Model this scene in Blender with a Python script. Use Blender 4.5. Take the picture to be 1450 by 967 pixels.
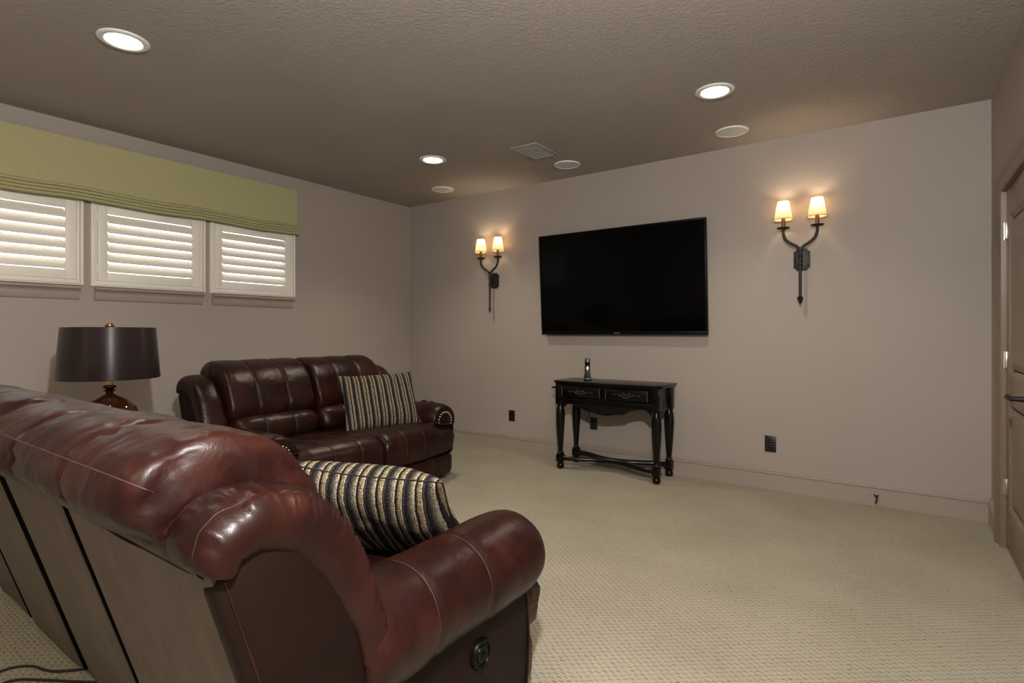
import bpy, bmesh, math, random
from mathutils import Vector, Matrix, noise, Euler

random.seed(7)
PI = math.pi
for _o in list(bpy.data.objects):
    bpy.data.objects.remove(_o, do_unlink=True)
scene = bpy.context.scene
COL = scene.collection

# ------------------------------------------------------------------ camera
cam_d = bpy.data.cameras.new('camera')
cam_d.sensor_width = 36.0
cam_d.lens = 776.0 / 1450.0 * 36.0
cam_d.shift_y = -12.5 / 1450.0
cam_d.clip_start = 0.02
cam = bpy.data.objects.new('camera', cam_d)
COL.objects.link(cam)
cam.location = (4.823, -4.685, 1.23)
cam.rotation_euler = (PI / 2, 0, math.atan2(0.5771, 0.8166))
scene.camera = cam

# ------------------------------------------------------------------ world and large lights
world = bpy.data.worlds.new('sky')
scene.world = world
world.use_nodes = True
bg = world.node_tree.nodes['Background']
bg.inputs[0].default_value = (0.93, 0.97, 1.0, 1)
bg.inputs[1].default_value = 3.0

def add_light(name, kind, loc, energy, color, target=None, **kw):
    d = bpy.data.lights.new(name, kind)
    d.energy = energy
    d.color = color
    for k, v in kw.items():
        setattr(d, k, v)
    o = bpy.data.objects.new(name, d)
    COL.objects.link(o)
    o.location = loc
    if target is not None:
        o.rotation_euler = (Vector(target) - Vector(loc)).to_track_quat('-Z', 'Y').to_euler()
    return o

# the photographer's flash: up and slightly forward of the camera (its shadows fall left and down behind the lamp)
FLASH = add_light('camera_flash', 'POINT', (4.74, -4.46, 2.20), 185, (1.0, 0.985, 0.97), shadow_soft_size=0.045)

vs = scene.view_settings
vs.view_transform = 'Standard'
vs.look = 'None'
vs.gamma = 1.0
vs.use_curve_mapping = False
vs.exposure = 0.67

# ------------------------------------------------------------------ helpers
def tag(o, label=None, cat=None, group=None, kind=None):
    if label: o['label'] = label
    if cat: o['category'] = cat
    if group: o['group'] = group
    if kind: o['kind'] = kind
    return o

def empty(name, loc=(0, 0, 0), rz=0.0, parent=None):
    o = bpy.data.objects.new(name, None)
    o.empty_display_size = 0.1
    COL.objects.link(o)
    o.location = loc
    o.rotation_euler = (0, 0, rz)
    o.parent = parent
    return o

class MB:
    """collects shapes in one bmesh and links them as one mesh object"""
    def __init__(self):
        self.bm = bmesh.new()

    def box(self, x0, x1, y0, y1, z0, z1, bev=0.0, seg=2, mat=None):
        t = bmesh.new()
        bmesh.ops.create_cube(t, size=1.0)
        for v in t.verts:
            v.co = Vector(((x0 + x1) / 2 + v.co.x * (x1 - x0), (y0 + y1) / 2 + v.co.y * (y1 - y0), (z0 + z1) / 2 + v.co.z * (z1 - z0)))
        if bev > 0:
            bmesh.ops.bevel(t, geom=list(t.edges), offset=bev, segments=seg, affect='EDGES', profile=0.5)
        self.merge(t, mat)
        return self

    def merge(self, t, mat=None):
        if mat is not None:
            bmesh.ops.transform(t, matrix=mat, verts=t.verts)
        me = bpy.data.meshes.new('tmp')
        t.to_mesh(me)
        t.free()
        self.bm.from_mesh(me)
        bpy.data.meshes.remove(me)

    def loft(self, rings, closed=True, caps=True, wrap=False):
        bm = self.bm
        vr = [[bm.verts.new(p) for p in r] for r in rings]
        n = len(vr[0])
        m = len(vr)
        for i in range(m if wrap else m - 1):
            a, b = vr[i], vr[(i + 1) % m]
            for j in range(n if closed else n - 1):
                k = (j + 1) % n
                bm.faces.new((a[j], a[k], b[k], b[j]))
        if caps and closed and not wrap:
            bm.faces.new(list(reversed(vr[0])))
            bm.faces.new(vr[-1])
        return vr

    def lathe(self, prof, seg=32, c=(0, 0, 0), axis='Z', caps=True):
        rings = []
        for r, h in prof:
            ring = []
            for k in range(seg):
                a = 2 * PI * k / seg
                if axis == 'Z': p = Vector((r * math.cos(a), r * math.sin(a), h))
                elif axis == 'Y': p = Vector((r * math.cos(a), h, -r * math.sin(a)))
                else: p = Vector((h, r * math.cos(a), r * math.sin(a)))
                ring.append(p + Vector(c))
            rings.append(ring)
        self.loft(rings, True, caps)
        return self

    def tube(self, pts, r, seg=8, caps=True, closed=False):
        pts = [Vector(p) for p in pts]
        n = len(pts)
        rs = r if isinstance(r, (list, tuple)) else [r] * n
        rings = []
        t0 = (pts[1] - pts[0]).normalized()
        ref = Vector((0, 0, 1)) if abs(t0.z) < 0.9 else Vector((1, 0, 0))
        nrm = (ref - t0 * ref.dot(t0)).normalized()
        for i in range(n):
            if closed: t = (pts[(i + 1) % n] - pts[i - 1]).normalized()
            elif i == 0: t = t0
            elif i == n - 1: t = (pts[-1] - pts[-2]).normalized()
            else: t = (pts[i + 1] - pts[i - 1]).normalized()
            nrm = (nrm - t * nrm.dot(t))
            nrm.normalize()
            b = t.cross(nrm)
            rings.append([pts[i] + (nrm * math.cos(2 * PI * k / seg) + b * math.sin(2 * PI * k / seg)) * rs[i] for k in range(seg)])
        self.loft(rings, True, caps, wrap=closed)
        return self

    def prism(self, poly, a0, a1, axis='Z', bev=0.0):
        """extrude a 2-D outline; axis Z: (x,y), axis Y: (x,z), axis X: (y,z)"""
        t = bmesh.new()
        def P(p, a):
            if axis == 'Z': return (p[0], p[1], a)
            if axis == 'Y': return (p[0], a, p[1])
            return (a, p[0], p[1])
        A = [t.verts.new(P(p, a0)) for p in poly]
        B = [t.verts.new(P(p, a1)) for p in poly]
        n = len(poly)
        for i in range(n):
            j = (i + 1) % n
            t.faces.new((A[i], A[j], B[j], B[i]))
        t.faces.new(list(reversed(A)))
        t.faces.new(B)
        bmesh.ops.recalc_face_normals(t, faces=t.faces)
        if bev > 0:
            sharp = [e for e in t.edges if len(e.link_faces) == 2 and e.calc_face_angle() > 0.6]
            bmesh.ops.bevel(t, geom=sharp, offset=bev, segments=2, affect='EDGES', profile=0.5)
        self.merge(t)
        return self

    def displace(self, fn):
        bm = self.bm
        bm.normal_update()
        out = [(v, v.co + v.normal * fn(v.co, v.normal)) for v in bm.verts]
        for v, c in out:
            v.co = c
        return self

    def build(self, name, mat, parent=None, loc=None, rot=None, angle=40, subsurf=0, recalc=True):
        bm = self.bm
        if recalc:
            bmesh.ops.recalc_face_normals(bm, faces=bm.faces)
        me = bpy.data.meshes.new(name)
        bm.to_mesh(me)
        bm.free()
        for p in me.polygons:
            p.use_smooth = True
        me.set_sharp_from_angle(angle=math.radians(angle))
        me.materials.append(mat)
        o = bpy.data.objects.new(name, me)
        COL.objects.link(o)
        o.parent = parent
        if loc is not None: o.location = loc
        if rot is not None: o.rotation_euler = rot
        if subsurf:
            s = o.modifiers.new('subsurf', 'SUBSURF')
            s.levels = subsurf
            s.render_levels = subsurf
        return o

def share(o, name, parent, loc=None, rot=None):
    c = bpy.data.objects.new(name, o.data)
    COL.objects.link(c)
    c.parent = parent
    if loc is not None: c.location = loc
    if rot is not None: c.rotation_euler = rot
    return c

def spline(pts, n, closed=False):
    """Catmull-Rom through points, n samples spread by length"""
    P = [Vector(p) for p in pts]
    m = len(P)
    dense = []
    segs = m if closed else m - 1
    for i in range(segs):
        if closed:
            p0, p1, p2, p3 = P[(i - 1) % m], P[i], P[(i + 1) % m], P[(i + 2) % m]
        else:
            p1, p2 = P[i], P[i + 1]
            p0 = P[i - 1] if i > 0 else p1 * 2 - p2
            p3 = P[i + 2] if i + 2 < m else p2 * 2 - p1
        for k in range(16):
            t = k / 16
            dense.append(0.5 * ((2 * p1) + (p2 - p0) * t + (2 * p0 - 5 * p1 + 4 * p2 - p3) * t * t + (3 * p1 - p0 - 3 * p2 + p3) * t ** 3))
    dense.append(P[0].copy() if closed else P[-1].copy())
    L = [0.0]
    for a, b in zip(dense, dense[1:]):
        L.append(L[-1] + (b - a).length)
    out = []
    cnt = n if closed else n - 1
    k = 0
    for i in range(n):
        d = L[-1] * i / cnt
        while k < len(L) - 2 and L[k + 1] < d:
            k += 1
        f = (d - L[k]) / max(1e-9, L[k + 1] - L[k])
        out.append(dense[k].lerp(dense[k + 1], min(1, f)))
    return out

# ------------------------------------------------------------------ materials
def newmat(name):
    m = bpy.data.materials.new(name)
    m.use_nodes = True
    nt = m.node_tree
    b = nt.nodes['Principled BSDF']
    return m, nt, b

def N(nt, kind, **kw):
    n = nt.nodes.new(kind)
    for k, v in kw.items():
        if k.startswith('i_'):
            key = k[2:]
            n.inputs[int(key) if key.isdigit() else key.replace('_', ' ')].default_value = v
        else:
            setattr(n, k, v)
    return n

def ramp(nt, stops, interp='LINEAR'):
    r = nt.nodes.new('ShaderNodeValToRGB')
    r.color_ramp.interpolation = interp
    e = r.color_ramp.elements
    while len(e) < len(stops):
        e.new(0.5)
    for el, (p, c) in zip(e, stops):
        el.position = p
        el.color = (*c, 1) if len(c) == 3 else c
    return r

def simple(name, col, rough=0.5, metal=0.0, noise_scale=0, noise_amt=0.15, bump=0.0, bump_scale=200, spec=0.5, bump_dist=0.002):
    m, nt, b = newmat(name)
    b.inputs['Roughness'].default_value = rough
    b.inputs['Metallic'].default_value = metal
    b.inputs['Specular IOR Level'].default_value = spec
    b.inputs['Base Color'].default_value = (*col, 1)
    tc = N(nt, 'ShaderNodeTexCoord')
    if noise_scale:
        nz = N(nt, 'ShaderNodeTexNoise', i_Scale=noise_scale, i_Detail=3.0)
        nt.links.new(tc.outputs['Object'], nz.inputs['Vector'])
        r = ramp(nt, [(0.3, tuple(c * (1 - noise_amt) for c in col)), (0.7, tuple(min(1, c * (1 + noise_amt)) for c in col))])
        nt.links.new(nz.outputs[0], r.inputs[0])
        nt.links.new(r.outputs[0], b.inputs['Base Color'])
    if bump:
        nb = N(nt, 'ShaderNodeTexNoise', i_Scale=bump_scale, i_Detail=2.0)
        nt.links.new(tc.outputs['Object'], nb.inputs['Vector'])
        bp = N(nt, 'ShaderNodeBump', i_Strength=bump, i_Distance=bump_dist)
        nt.links.new(nb.outputs[0], bp.inputs['Height'])
        nt.links.new(bp.outputs[0], b.inputs['Normal'])
    return m

WALLC = (0.345, 0.296, 0.258)
M = {}
M['wall'] = simple('taupe_wall_paint', WALLC, 0.6, noise_scale=1.2, noise_amt=0.025, bump=0.25, bump_scale=140, spec=0.3)
M['ceiling'] = simple('taupe_ceiling_paint', (0.385, 0.345, 0.312), 0.75, noise_scale=1.5, noise_amt=0.03, bump=1.0, bump_scale=60, spec=0.2, bump_dist=0.0032)
M['trim'] = simple('taupe_trim_paint', (0.325, 0.27, 0.226), 0.38, noise_scale=2, noise_amt=0.02)
M['door'] = simple('brown_door_paint', (0.20, 0.145, 0.100), 0.36, noise_scale=3, noise_amt=0.04)
M['cream'] = simple('cream_shutter_paint', (0.80, 0.75, 0.66), 0.4, noise_scale=4, noise_amt=0.02)
M['white'] = simple('white_enamel', (0.78, 0.78, 0.76), 0.4, noise_scale=4, noise_amt=0.02)
M['grille'] = simple('speaker_grille_white', (0.62, 0.66, 0.66), 0.6, bump=0.6, bump_scale=900)
M['black'] = simple('black_plastic', (0.012, 0.012, 0.013), 0.35, noise_scale=30, noise_amt=0.2)
M['screen'] = simple('black_screen_glass', (0.0012, 0.0012, 0.0014), 0.12, noise_scale=2, noise_amt=0.1, spec=0.10)
M['bezel'] = simple('black_bezel', (0.002, 0.002, 0.002), 0.35, noise_scale=10, noise_amt=0.1, spec=0.12)
M['silver'] = simple('brushed_nickel', (0.62, 0.58, 0.52), 0.35, 1.0, noise_scale=60, noise_amt=0.06)
M['iron'] = simple('black_wrought_iron', (0.016, 0.014, 0.013), 0.5, 0.3, noise_scale=25, noise_amt=0.3, bump=0.3, bump_scale=120)
M['bronze'] = simple('aged_bronze_sleeve', (0.16, 0.075, 0.03), 0.45, 0.5, noise_scale=30, noise_amt=0.2)
M['lacquer'] = simple('black_lacquer_wood', (0.0035, 0.0028, 0.0025), 0.26, noise_scale=12, noise_amt=0.3, bump=0.08, bump_scale=60, spec=0.28)
M['carving'] = simple('worn_pewter_carving', (0.10, 0.095, 0.085), 0.4, 0.4, noise_scale=90, noise_amt=0.7)
M['gold'] = simple('polished_brass', (0.85, 0.58, 0.16), 0.22, 1.0, noise_scale=20, noise_amt=0.05)
M['copper'] = simple('copper_finial', (0.42, 0.17, 0.09), 0.25, 0.9, noise_scale=20, noise_amt=0.1)
M['thread'] = simple('tan_stitching', (0.055, 0.024, 0.017), 0.6, noise_scale=300, noise_amt=0.5)
M['nail'] = simple('pewter_nailhead', (0.75, 0.72, 0.66), 0.3, 0.9, noise_scale=40, noise_amt=0.1)
M['darkwood'] = simple('dark_walnut', (0.035, 0.018, 0.010), 0.35, noise_scale=9, noise_amt=0.4)
M['cord'] = simple('dark_power_cord', (0.010, 0.008, 0.008), 0.5, noise_scale=30, noise_amt=0.2)

def leather(name, c0, c1, c2, rough, wr=0.5, spec=0.42):
    m, nt, b = newmat(name)
    tc = N(nt, 'ShaderNodeTexCoord')
    n1 = N(nt, 'ShaderNodeTexNoise', i_Scale=5.5, i_Detail=4.0, i_Roughness=0.6)
    nt.links.new(tc.outputs['Object'], n1.inputs['Vector'])
    r = ramp(nt, [(0.28, c0), (0.52, c1), (0.78, c2)])
    nt.links.new(n1.outputs[0], r.inputs[0])
    nt.links.new(r.outputs[0], b.inputs['Base Color'])
    n4 = N(nt, 'ShaderNodeTexNoise', i_Scale=9.0, i_Detail=3.0)
    nt.links.new(tc.outputs['Object'], n4.inputs['Vector'])
    rr = N(nt, 'ShaderNodeMapRange')
    rr.inputs['To Min'].default_value = rough - 0.07
    rr.inputs['To Max'].default_value = rough + 0.12
    nt.links.new(n4.outputs[0], rr.inputs['Value'])
    nt.links.new(rr.outputs[0], b.inputs['Roughness'])
    b.inputs['Specular IOR Level'].default_value = spec
    # creases: stretched distorted noise; grain: fine voronoi
    n2 = N(nt, 'ShaderNodeTexNoise', i_Scale=11.0, i_Detail=3.0, i_Distortion=1.2)
    nt.links.new(tc.outputs['Object'], n2.inputs['Vector'])
    v = N(nt, 'ShaderNodeTexVoronoi', i_Scale=380.0)
    nt.links.new(tc.outputs['Object'], v.inputs['Vector'])
    b1 = N(nt, 'ShaderNodeBump', i_Strength=wr, i_Distance=0.012)
    nt.links.new(n2.outputs[0], b1.inputs['Height'])
    b2 = N(nt, 'ShaderNodeBump', i_Strength=0.12, i_Distance=0.001)
    nt.links.new(v.outputs['Distance'], b2.inputs['Height'])
    nt.links.new(b1.outputs[0], b2.inputs['Normal'])
    nt.links.new(b2.outputs[0], b.inputs['Normal'])
    return m
M['leather'] = leather('burgundy_brown_leather', (0.0085, 0.0024, 0.0019), (0.0180, 0.0042, 0.0030), (0.040, 0.0104, 0.0060), 0.34, 0.30, 0.27)
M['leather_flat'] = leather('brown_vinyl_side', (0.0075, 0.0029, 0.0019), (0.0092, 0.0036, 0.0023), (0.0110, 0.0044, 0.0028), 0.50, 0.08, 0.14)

def fabric_back():
    m, nt, b = newmat('olive_brown_backing_cloth')
    tc = N(nt, 'ShaderNodeTexCoord')
    mp = N(nt, 'ShaderNodeMapping')
    mp.inputs['Scale'].default_value = (9, 9, 1.6)
    nt.links.new(tc.outputs['Object'], mp.inputs['Vector'])
    n1 = N(nt, 'ShaderNodeTexNoise', i_Scale=2.0, i_Detail=4.0)
    nt.links.new(mp.outputs[0], n1.inputs['Vector'])
    r = ramp(nt, [(0.3, (0.064, 0.047, 0.035)), (0.7, (0.098, 0.073, 0.054))])
    nt.links.new(n1.outputs[0], r.inputs[0])
    nt.links.new(r.outputs[0], b.inputs['Base Color'])
    b.inputs['Roughness'].default_value = 0.62
    bp = N(nt, 'ShaderNodeBump', i_Strength=0.35, i_Distance=0.01)
    nt.links.new(n1.outputs[0], bp.inputs['Height'])
    nt.links.new(bp.outputs[0], b.inputs['Normal'])
    return m
M['backing'] = fabric_back()

def carpet_mat():
    m, nt, b = newmat('beige_loop_carpet')
    tc = N(nt, 'ShaderNodeTexCoord')
    nz0 = N(nt, 'ShaderNodeTexNoise', i_Scale=55.0, i_Detail=2.0)
    nt.links.new(tc.outputs['Object'], nz0.inputs['Vector'])
    mixv = N(nt, 'ShaderNodeMix', data_type='RGBA', blend_type='LINEAR_LIGHT')
    mixv.inputs[0].default_value = 0.008
    nt.links.new(tc.outputs['Object'], mixv.inputs[6])
    nt.links.new(nz0.outputs[1], mixv.inputs[7])
    sep = N(nt, 'ShaderNodeSeparateXYZ')
    nt.links.new(mixv.outputs[2], sep.inputs[0])
    def mth(op, a, b):
        n = N(nt, 'ShaderNodeMath', operation=op)
        for k, q in enumerate((a, b)):
            if q is None: continue
            if isinstance(q, (int, float)): n.inputs[k].default_value = q
            else: nt.links.new(q, n.inputs[k])
        return n.outputs[0]
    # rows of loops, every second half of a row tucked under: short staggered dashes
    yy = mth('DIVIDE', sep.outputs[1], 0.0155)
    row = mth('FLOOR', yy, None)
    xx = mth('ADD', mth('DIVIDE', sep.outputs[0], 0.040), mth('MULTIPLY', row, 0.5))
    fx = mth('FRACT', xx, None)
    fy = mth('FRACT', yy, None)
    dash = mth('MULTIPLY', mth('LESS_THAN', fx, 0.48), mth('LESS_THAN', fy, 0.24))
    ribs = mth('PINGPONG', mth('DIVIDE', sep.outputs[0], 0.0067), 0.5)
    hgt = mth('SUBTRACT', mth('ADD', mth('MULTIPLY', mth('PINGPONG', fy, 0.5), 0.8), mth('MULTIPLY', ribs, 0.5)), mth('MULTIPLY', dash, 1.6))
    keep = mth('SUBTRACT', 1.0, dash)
    fine = N(nt, 'ShaderNodeTexNoise', i_Scale=420.0, i_Detail=2.0)
    nt.links.new(tc.outputs['Object'], fine.inputs['Vector'])
    big = N(nt, 'ShaderNodeTexNoise', i_Scale=2.2, i_Detail=3.0)
    nt.links.new(tc.outputs['Object'], big.inputs['Vector'])
    r0 = ramp(nt, [(0.3, (0.440, 0.398, 0.308)), (0.7, (0.500, 0.454, 0.355))])
    nt.links.new(big.outputs[0], r0.inputs[0])
    r1 = ramp(nt, [(0.25, (0.62, 0.60, 0.56)), (0.7, (1.0, 1.0, 1.0))])
    nt.links.new(fine.outputs[0], r1.inputs[0])
    mu = N(nt, 'ShaderNodeMix', data_type='RGBA', blend_type='MULTIPLY')
    mu.inputs[0].default_value = 1.0
    nt.links.new(r0.outputs[0], mu.inputs[6])
    nt.links.new(r1.outputs[0], mu.inputs[7])
    r2 = ramp(nt, [(0.0, (0.40, 0.37, 0.33)), (0.6, (1, 1, 1))])  # shade of the dash recesses painted into the yarn colour
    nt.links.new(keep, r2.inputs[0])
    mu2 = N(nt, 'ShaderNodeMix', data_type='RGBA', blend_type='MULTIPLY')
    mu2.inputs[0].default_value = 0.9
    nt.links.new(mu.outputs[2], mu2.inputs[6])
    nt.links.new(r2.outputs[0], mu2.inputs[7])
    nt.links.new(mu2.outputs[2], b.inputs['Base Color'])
    b.inputs['Roughness'].default_value = 0.95
    b.inputs['Specular IOR Level'].default_value = 0.1
    add = N(nt, 'ShaderNodeMath', operation='ADD')
    nt.links.new(hgt, add.inputs[0])
    nt.links.new(fine.outputs[0], add.inputs[1])
    bp = N(nt, 'ShaderNodeBump', i_Strength=0.8, i_Distance=0.004)
    nt.links.new(add.outputs[0], bp.inputs['Height'])
    nt.links.new(bp.outputs[0], b.inputs['Normal'])
    return m
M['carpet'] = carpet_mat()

def linen_mat():
    m, nt, b = newmat('sage_green_linen')
    tc = N(nt, 'ShaderNodeTexCoord')
    w1 = N(nt, 'ShaderNodeTexNoise', i_Scale=1.0, i_Detail=2.0)
    mp = N(nt, 'ShaderNodeMapping')
    mp.inputs['Scale'].default_value = (40, 40, 600)
    nt.links.new(tc.outputs['Object'], mp.inputs['Vector'])
    nt.links.new(mp.outputs[0], w1.inputs['Vector'])
    r = ramp(nt, [(0.3, (0.345, 0.325, 0.165)), (0.7, (0.425, 0.400, 0.215))])
    nt.links.new(w1.outputs[0], r.inputs[0])
    nt.links.new(r.outputs[0], b.inputs['Base Color'])
    b.inputs['Roughness'].default_value = 0.85
    b.inputs['Specular IOR Level'].default_value = 0.2
    return m
M['linen'] = linen_mat()

def pillow_mat():
    m, nt, b = newmat('striped_chenille')
    tc = N(nt, 'ShaderNodeTexCoord')
    nz = N(nt, 'ShaderNodeTexNoise', i_Scale=45.0, i_Detail=2.0)
    nt.links.new(tc.outputs['Object'], nz.inputs['Vector'])
    sep = N(nt, 'ShaderNodeSeparateXYZ')
    nt.links.new(tc.outputs['Object'], sep.inputs[0])
    sub = N(nt, 'ShaderNodeMath', operation='MULTIPLY_ADD')
    nt.links.new(nz.outputs[0], sub.inputs[0])
    sub.inputs[1].default_value = 0.006
    nt.links.new(sep.outputs[0], sub.inputs[2])
    sc = N(nt, 'ShaderNodeMath', operation='MULTIPLY')
    nt.links.new(sub.outputs[0], sc.inputs[0])
    sc.inputs[1].default_value = 128.0
    fl = N(nt, 'ShaderNodeMath', operation='FLOOR')
    nt.links.new(sc.outputs[0], fl.inputs[0])
    md = N(nt, 'ShaderNodeMath', operation='FLOORED_MODULO')
    nt.links.new(fl.outputs[0], md.inputs[0])
    md.inputs[1].default_value = 8.0
    dv = N(nt, 'ShaderNodeMath', operation='DIVIDE')
    nt.links.new(md.outputs[0], dv.inputs[0])
    dv.inputs[1].default_value = 8.0
    K, T, C2, G, O = (0.014, 0.012, 0.013), (0.26, 0.18, 0.085), (0.40, 0.345, 0.24), (0.050, 0.040, 0.036), (0.17, 0.145, 0.105)
    r = ramp(nt, [(0.0, K), (0.124, T), (0.249, C2), (0.374, G), (0.499, K), (0.624, G), (0.749, O), (0.874, C2)], 'CONSTANT')
    nt.links.new(dv.outputs[0], r.inputs[0])
    fine = N(nt, 'ShaderNodeTexNoise', i_Scale=230.0, i_Detail=2.0)
    nt.links.new(tc.outputs['Object'], fine.inputs['Vector'])
    r1 = ramp(nt, [(0.36, (0.25, 0.25, 0.25)), (0.60, (1.1, 1.1, 1.1))])
    nt.links.new(fine.outputs[0], r1.inputs[0])
    mu = N(nt, 'ShaderNodeMix', data_type='RGBA', blend_type='MULTIPLY')
    mu.inputs[0].default_value = 1.0
    nt.links.new(r.outputs[0], mu.inputs[6])
    nt.links.new(r1.outputs[0], mu.inputs[7])
    nt.links.new(mu.outputs[2], b.inputs['Base Color'])
    b.inputs['Roughness'].default_value = 0.9
    b.inputs['Specular IOR Level'].default_value = 0.15
    fr = N(nt, 'ShaderNodeMath', operation='FRACT')
    nt.links.new(sc.outputs[0], fr.inputs[0])
    sn = N(nt, 'ShaderNodeMath', operation='PINGPONG')
    nt.links.new(fr.outputs[0], sn.inputs[0])
    sn.inputs[1].default_value = 0.5
    ad = N(nt, 'ShaderNodeMath', operation='ADD')
    nt.links.new(sn.outputs[0], ad.inputs[0])
    nt.links.new(fine.outputs[0], ad.inputs[1])
    bp = N(nt, 'ShaderNodeBump', i_Strength=0.9, i_Distance=0.006)
    nt.links.new(ad.outputs[0], bp.inputs['Height'])
    nt.links.new(bp.outputs[0], b.inputs['Normal'])
    return m
M['chenille'] = pillow_mat()

def satin_mat():
    m, nt, b = newmat('dark_plum_satin')
    tc = N(nt, 'ShaderNodeTexCoord')
    nz = N(nt, 'ShaderNodeTexNoise', i_Scale=500.0, i_Detail=1.0)
    nt.links.new(tc.outputs['Object'], nz.inputs['Vector'])
    r = ramp(nt, [(0.3, (0.014, 0.0085, 0.0085)), (0.7, (0.027, 0.017, 0.017))])
    nt.links.new(nz.outputs[0], r.inputs[0])
    nt.links.new(r.outputs[0], b.inputs['Base Color'])
    b.inputs['Roughness'].default_value = 0.40
    b.inputs['Anisotropic'].default_value = 0.92
    b.inputs['Anisotropic Rotation'].default_value = 0.25
    tg = N(nt, 'ShaderNodeTangent', direction_type='RADIAL', axis='Z')
    nt.links.new(tg.outputs[0], b.inputs['Tangent'])
    b.inputs['Specular IOR Level'].default_value = 0.4
    return m
M['satin'] = satin_mat()

def glass_mat(name, col, rough=0.02):
    m, nt, b = newmat(name)
    b.inputs['Base Color'].default_value = (*col, 1)
    b.inputs['Roughness'].default_value = rough
    b.inputs['Transmission Weight'].default_value = 0.85
    b.inputs['IOR'].default_value = 1.5
    tc = N(nt, 'ShaderNodeTexCoord')
    nz = N(nt, 'ShaderNodeTexNoise', i_Scale=6.0)
    nt.links.new(tc.outputs['Object'], nz.inputs['Vector'])
    r = ramp(nt, [(0.3, tuple(c * 0.8 for c in col)), (0.7, col)])
    nt.links.new(nz.outputs[0], r.inputs[0])
    nt.links.new(r.outputs[0], b.inputs['Base Color'])
    return m
M['amber'] = glass_mat('dark_amber_glass', (0.16, 0.05, 0.018))

def pane_mat():
    m = bpy.data.materials.new('window_pane')
    m.use_nodes = True
    nt = m.node_tree
    nt.nodes.clear()
    out = N(nt, 'ShaderNodeOutputMaterial')
    tr = N(nt, 'ShaderNodeBsdfTransparent')
    gl = N(nt, 'ShaderNodeBsdfGlossy', i_Roughness=0.02)
    fr = N(nt, 'ShaderNodeFresnel', i_IOR=1.45)
    mx = N(nt, 'ShaderNodeMixShader')
    nt.links.new(fr.outputs[0], mx.inputs[0])
    nt.links.new(tr.outputs[0], mx.inputs[1])
    nt.links.new(gl.outputs[0], mx.inputs[2])
    nt.links.new(mx.outputs[0], out.inputs[0])
    return m
M['pane'] = pane_mat()

def emit_mat(name, col, strength):
    m = bpy.data.materials.new(name)
    m.use_nodes = True
    nt = m.node_tree
    nt.nodes.clear()
    out = N(nt, 'ShaderNodeOutputMaterial')
    em = N(nt, 'ShaderNodeEmission', i_Strength=strength)
    em.inputs[0].default_value = (*col, 1)
    nt.links.new(em.outputs[0], out.inputs[0])
    return m
M['bulb'] = emit_mat('lit_frosted_lens', (1.0, 0.95, 0.88), 6.0)

def shade_mat():
    m = bpy.data.materials.new('cream_parchment_shade')
    m.use_nodes = True
    nt = m.node_tree
    nt.nodes.clear()
    out = N(nt, 'ShaderNodeOutputMaterial')
    tl = N(nt, 'ShaderNodeBsdfTranslucent')
    tl.inputs[0].default_value = (0.95, 0.82, 0.60, 1)
    df = N(nt, 'ShaderNodeBsdfDiffuse')
    df.inputs[0].default_value = (0.85, 0.76, 0.60, 1)
    mx = N(nt, 'ShaderNodeMixShader')
    mx.inputs[0].default_value = 0.45
    nt.links.new(tl.outputs[0], mx.inputs[1])
    nt.links.new(df.outputs[0], mx.inputs[2])
    nt.links.new(mx.outputs[0], out.inputs[0])
    return m
M['shade'] = shade_mat()

# ------------------------------------------------------------------ the room
RX, FY, H = 5.31, -7.05, 2.74     # back wall y=0, left wall x=0, right wall x=RX

def struct(name, mb, mat, **kw):
    return tag(mb.build(name, mat, **kw), kind='structure')

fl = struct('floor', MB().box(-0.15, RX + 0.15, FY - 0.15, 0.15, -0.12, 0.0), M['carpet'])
struct('ceiling', MB().box(-0.15, RX + 0.15, FY - 0.15, 0.15, H, H + 0.12), M['ceiling'])
struct('wall_back', MB().box(-0.15, RX + 0.15, 0.0, 0.15, 0.0, H), M['wall'])
struct('wall_front', MB().box(-0.15, RX + 0.15, FY - 0.15, FY, 0.0, H), M['wall'])
WINS = [(-4.045, -3.240), (-3.195, -2.390), (-2.350, -1.545)]
WZ0, WZ1 = 1.570, 2.215
wl = MB()
wl.box(-0.15, 0, FY, 0, 0, WZ0 + 0.03).box(-0.15, 0, FY, 0, WZ1 - 0.03, H)
edges = [FY] + [e for a, b in WINS for e in (a + 0.03, b - 0.03)] + [0.0]
for a, b in zip(edges[0::2], edges[1::2]):
    wl.box(-0.15, 0, a, b, WZ0 + 0.03, WZ1 - 0.03)
struct('wall_left', wl, M['wall'])
DY0, DY1, DZ = -1.262, -0.497, 2.04       # door opening
wr_ = MB()
wr_.box(RX, RX + 0.15, FY, DY0, 0, H).box(RX, RX + 0.15, DY1, 0, 0, H).box(RX, RX + 0.15, DY0, DY1, DZ, H)
wr_.box(RX + 0.10, RX + 0.15, DY0, DY1, 0, DZ)
struct('wall_right', wr_, M['wall'])

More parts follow.
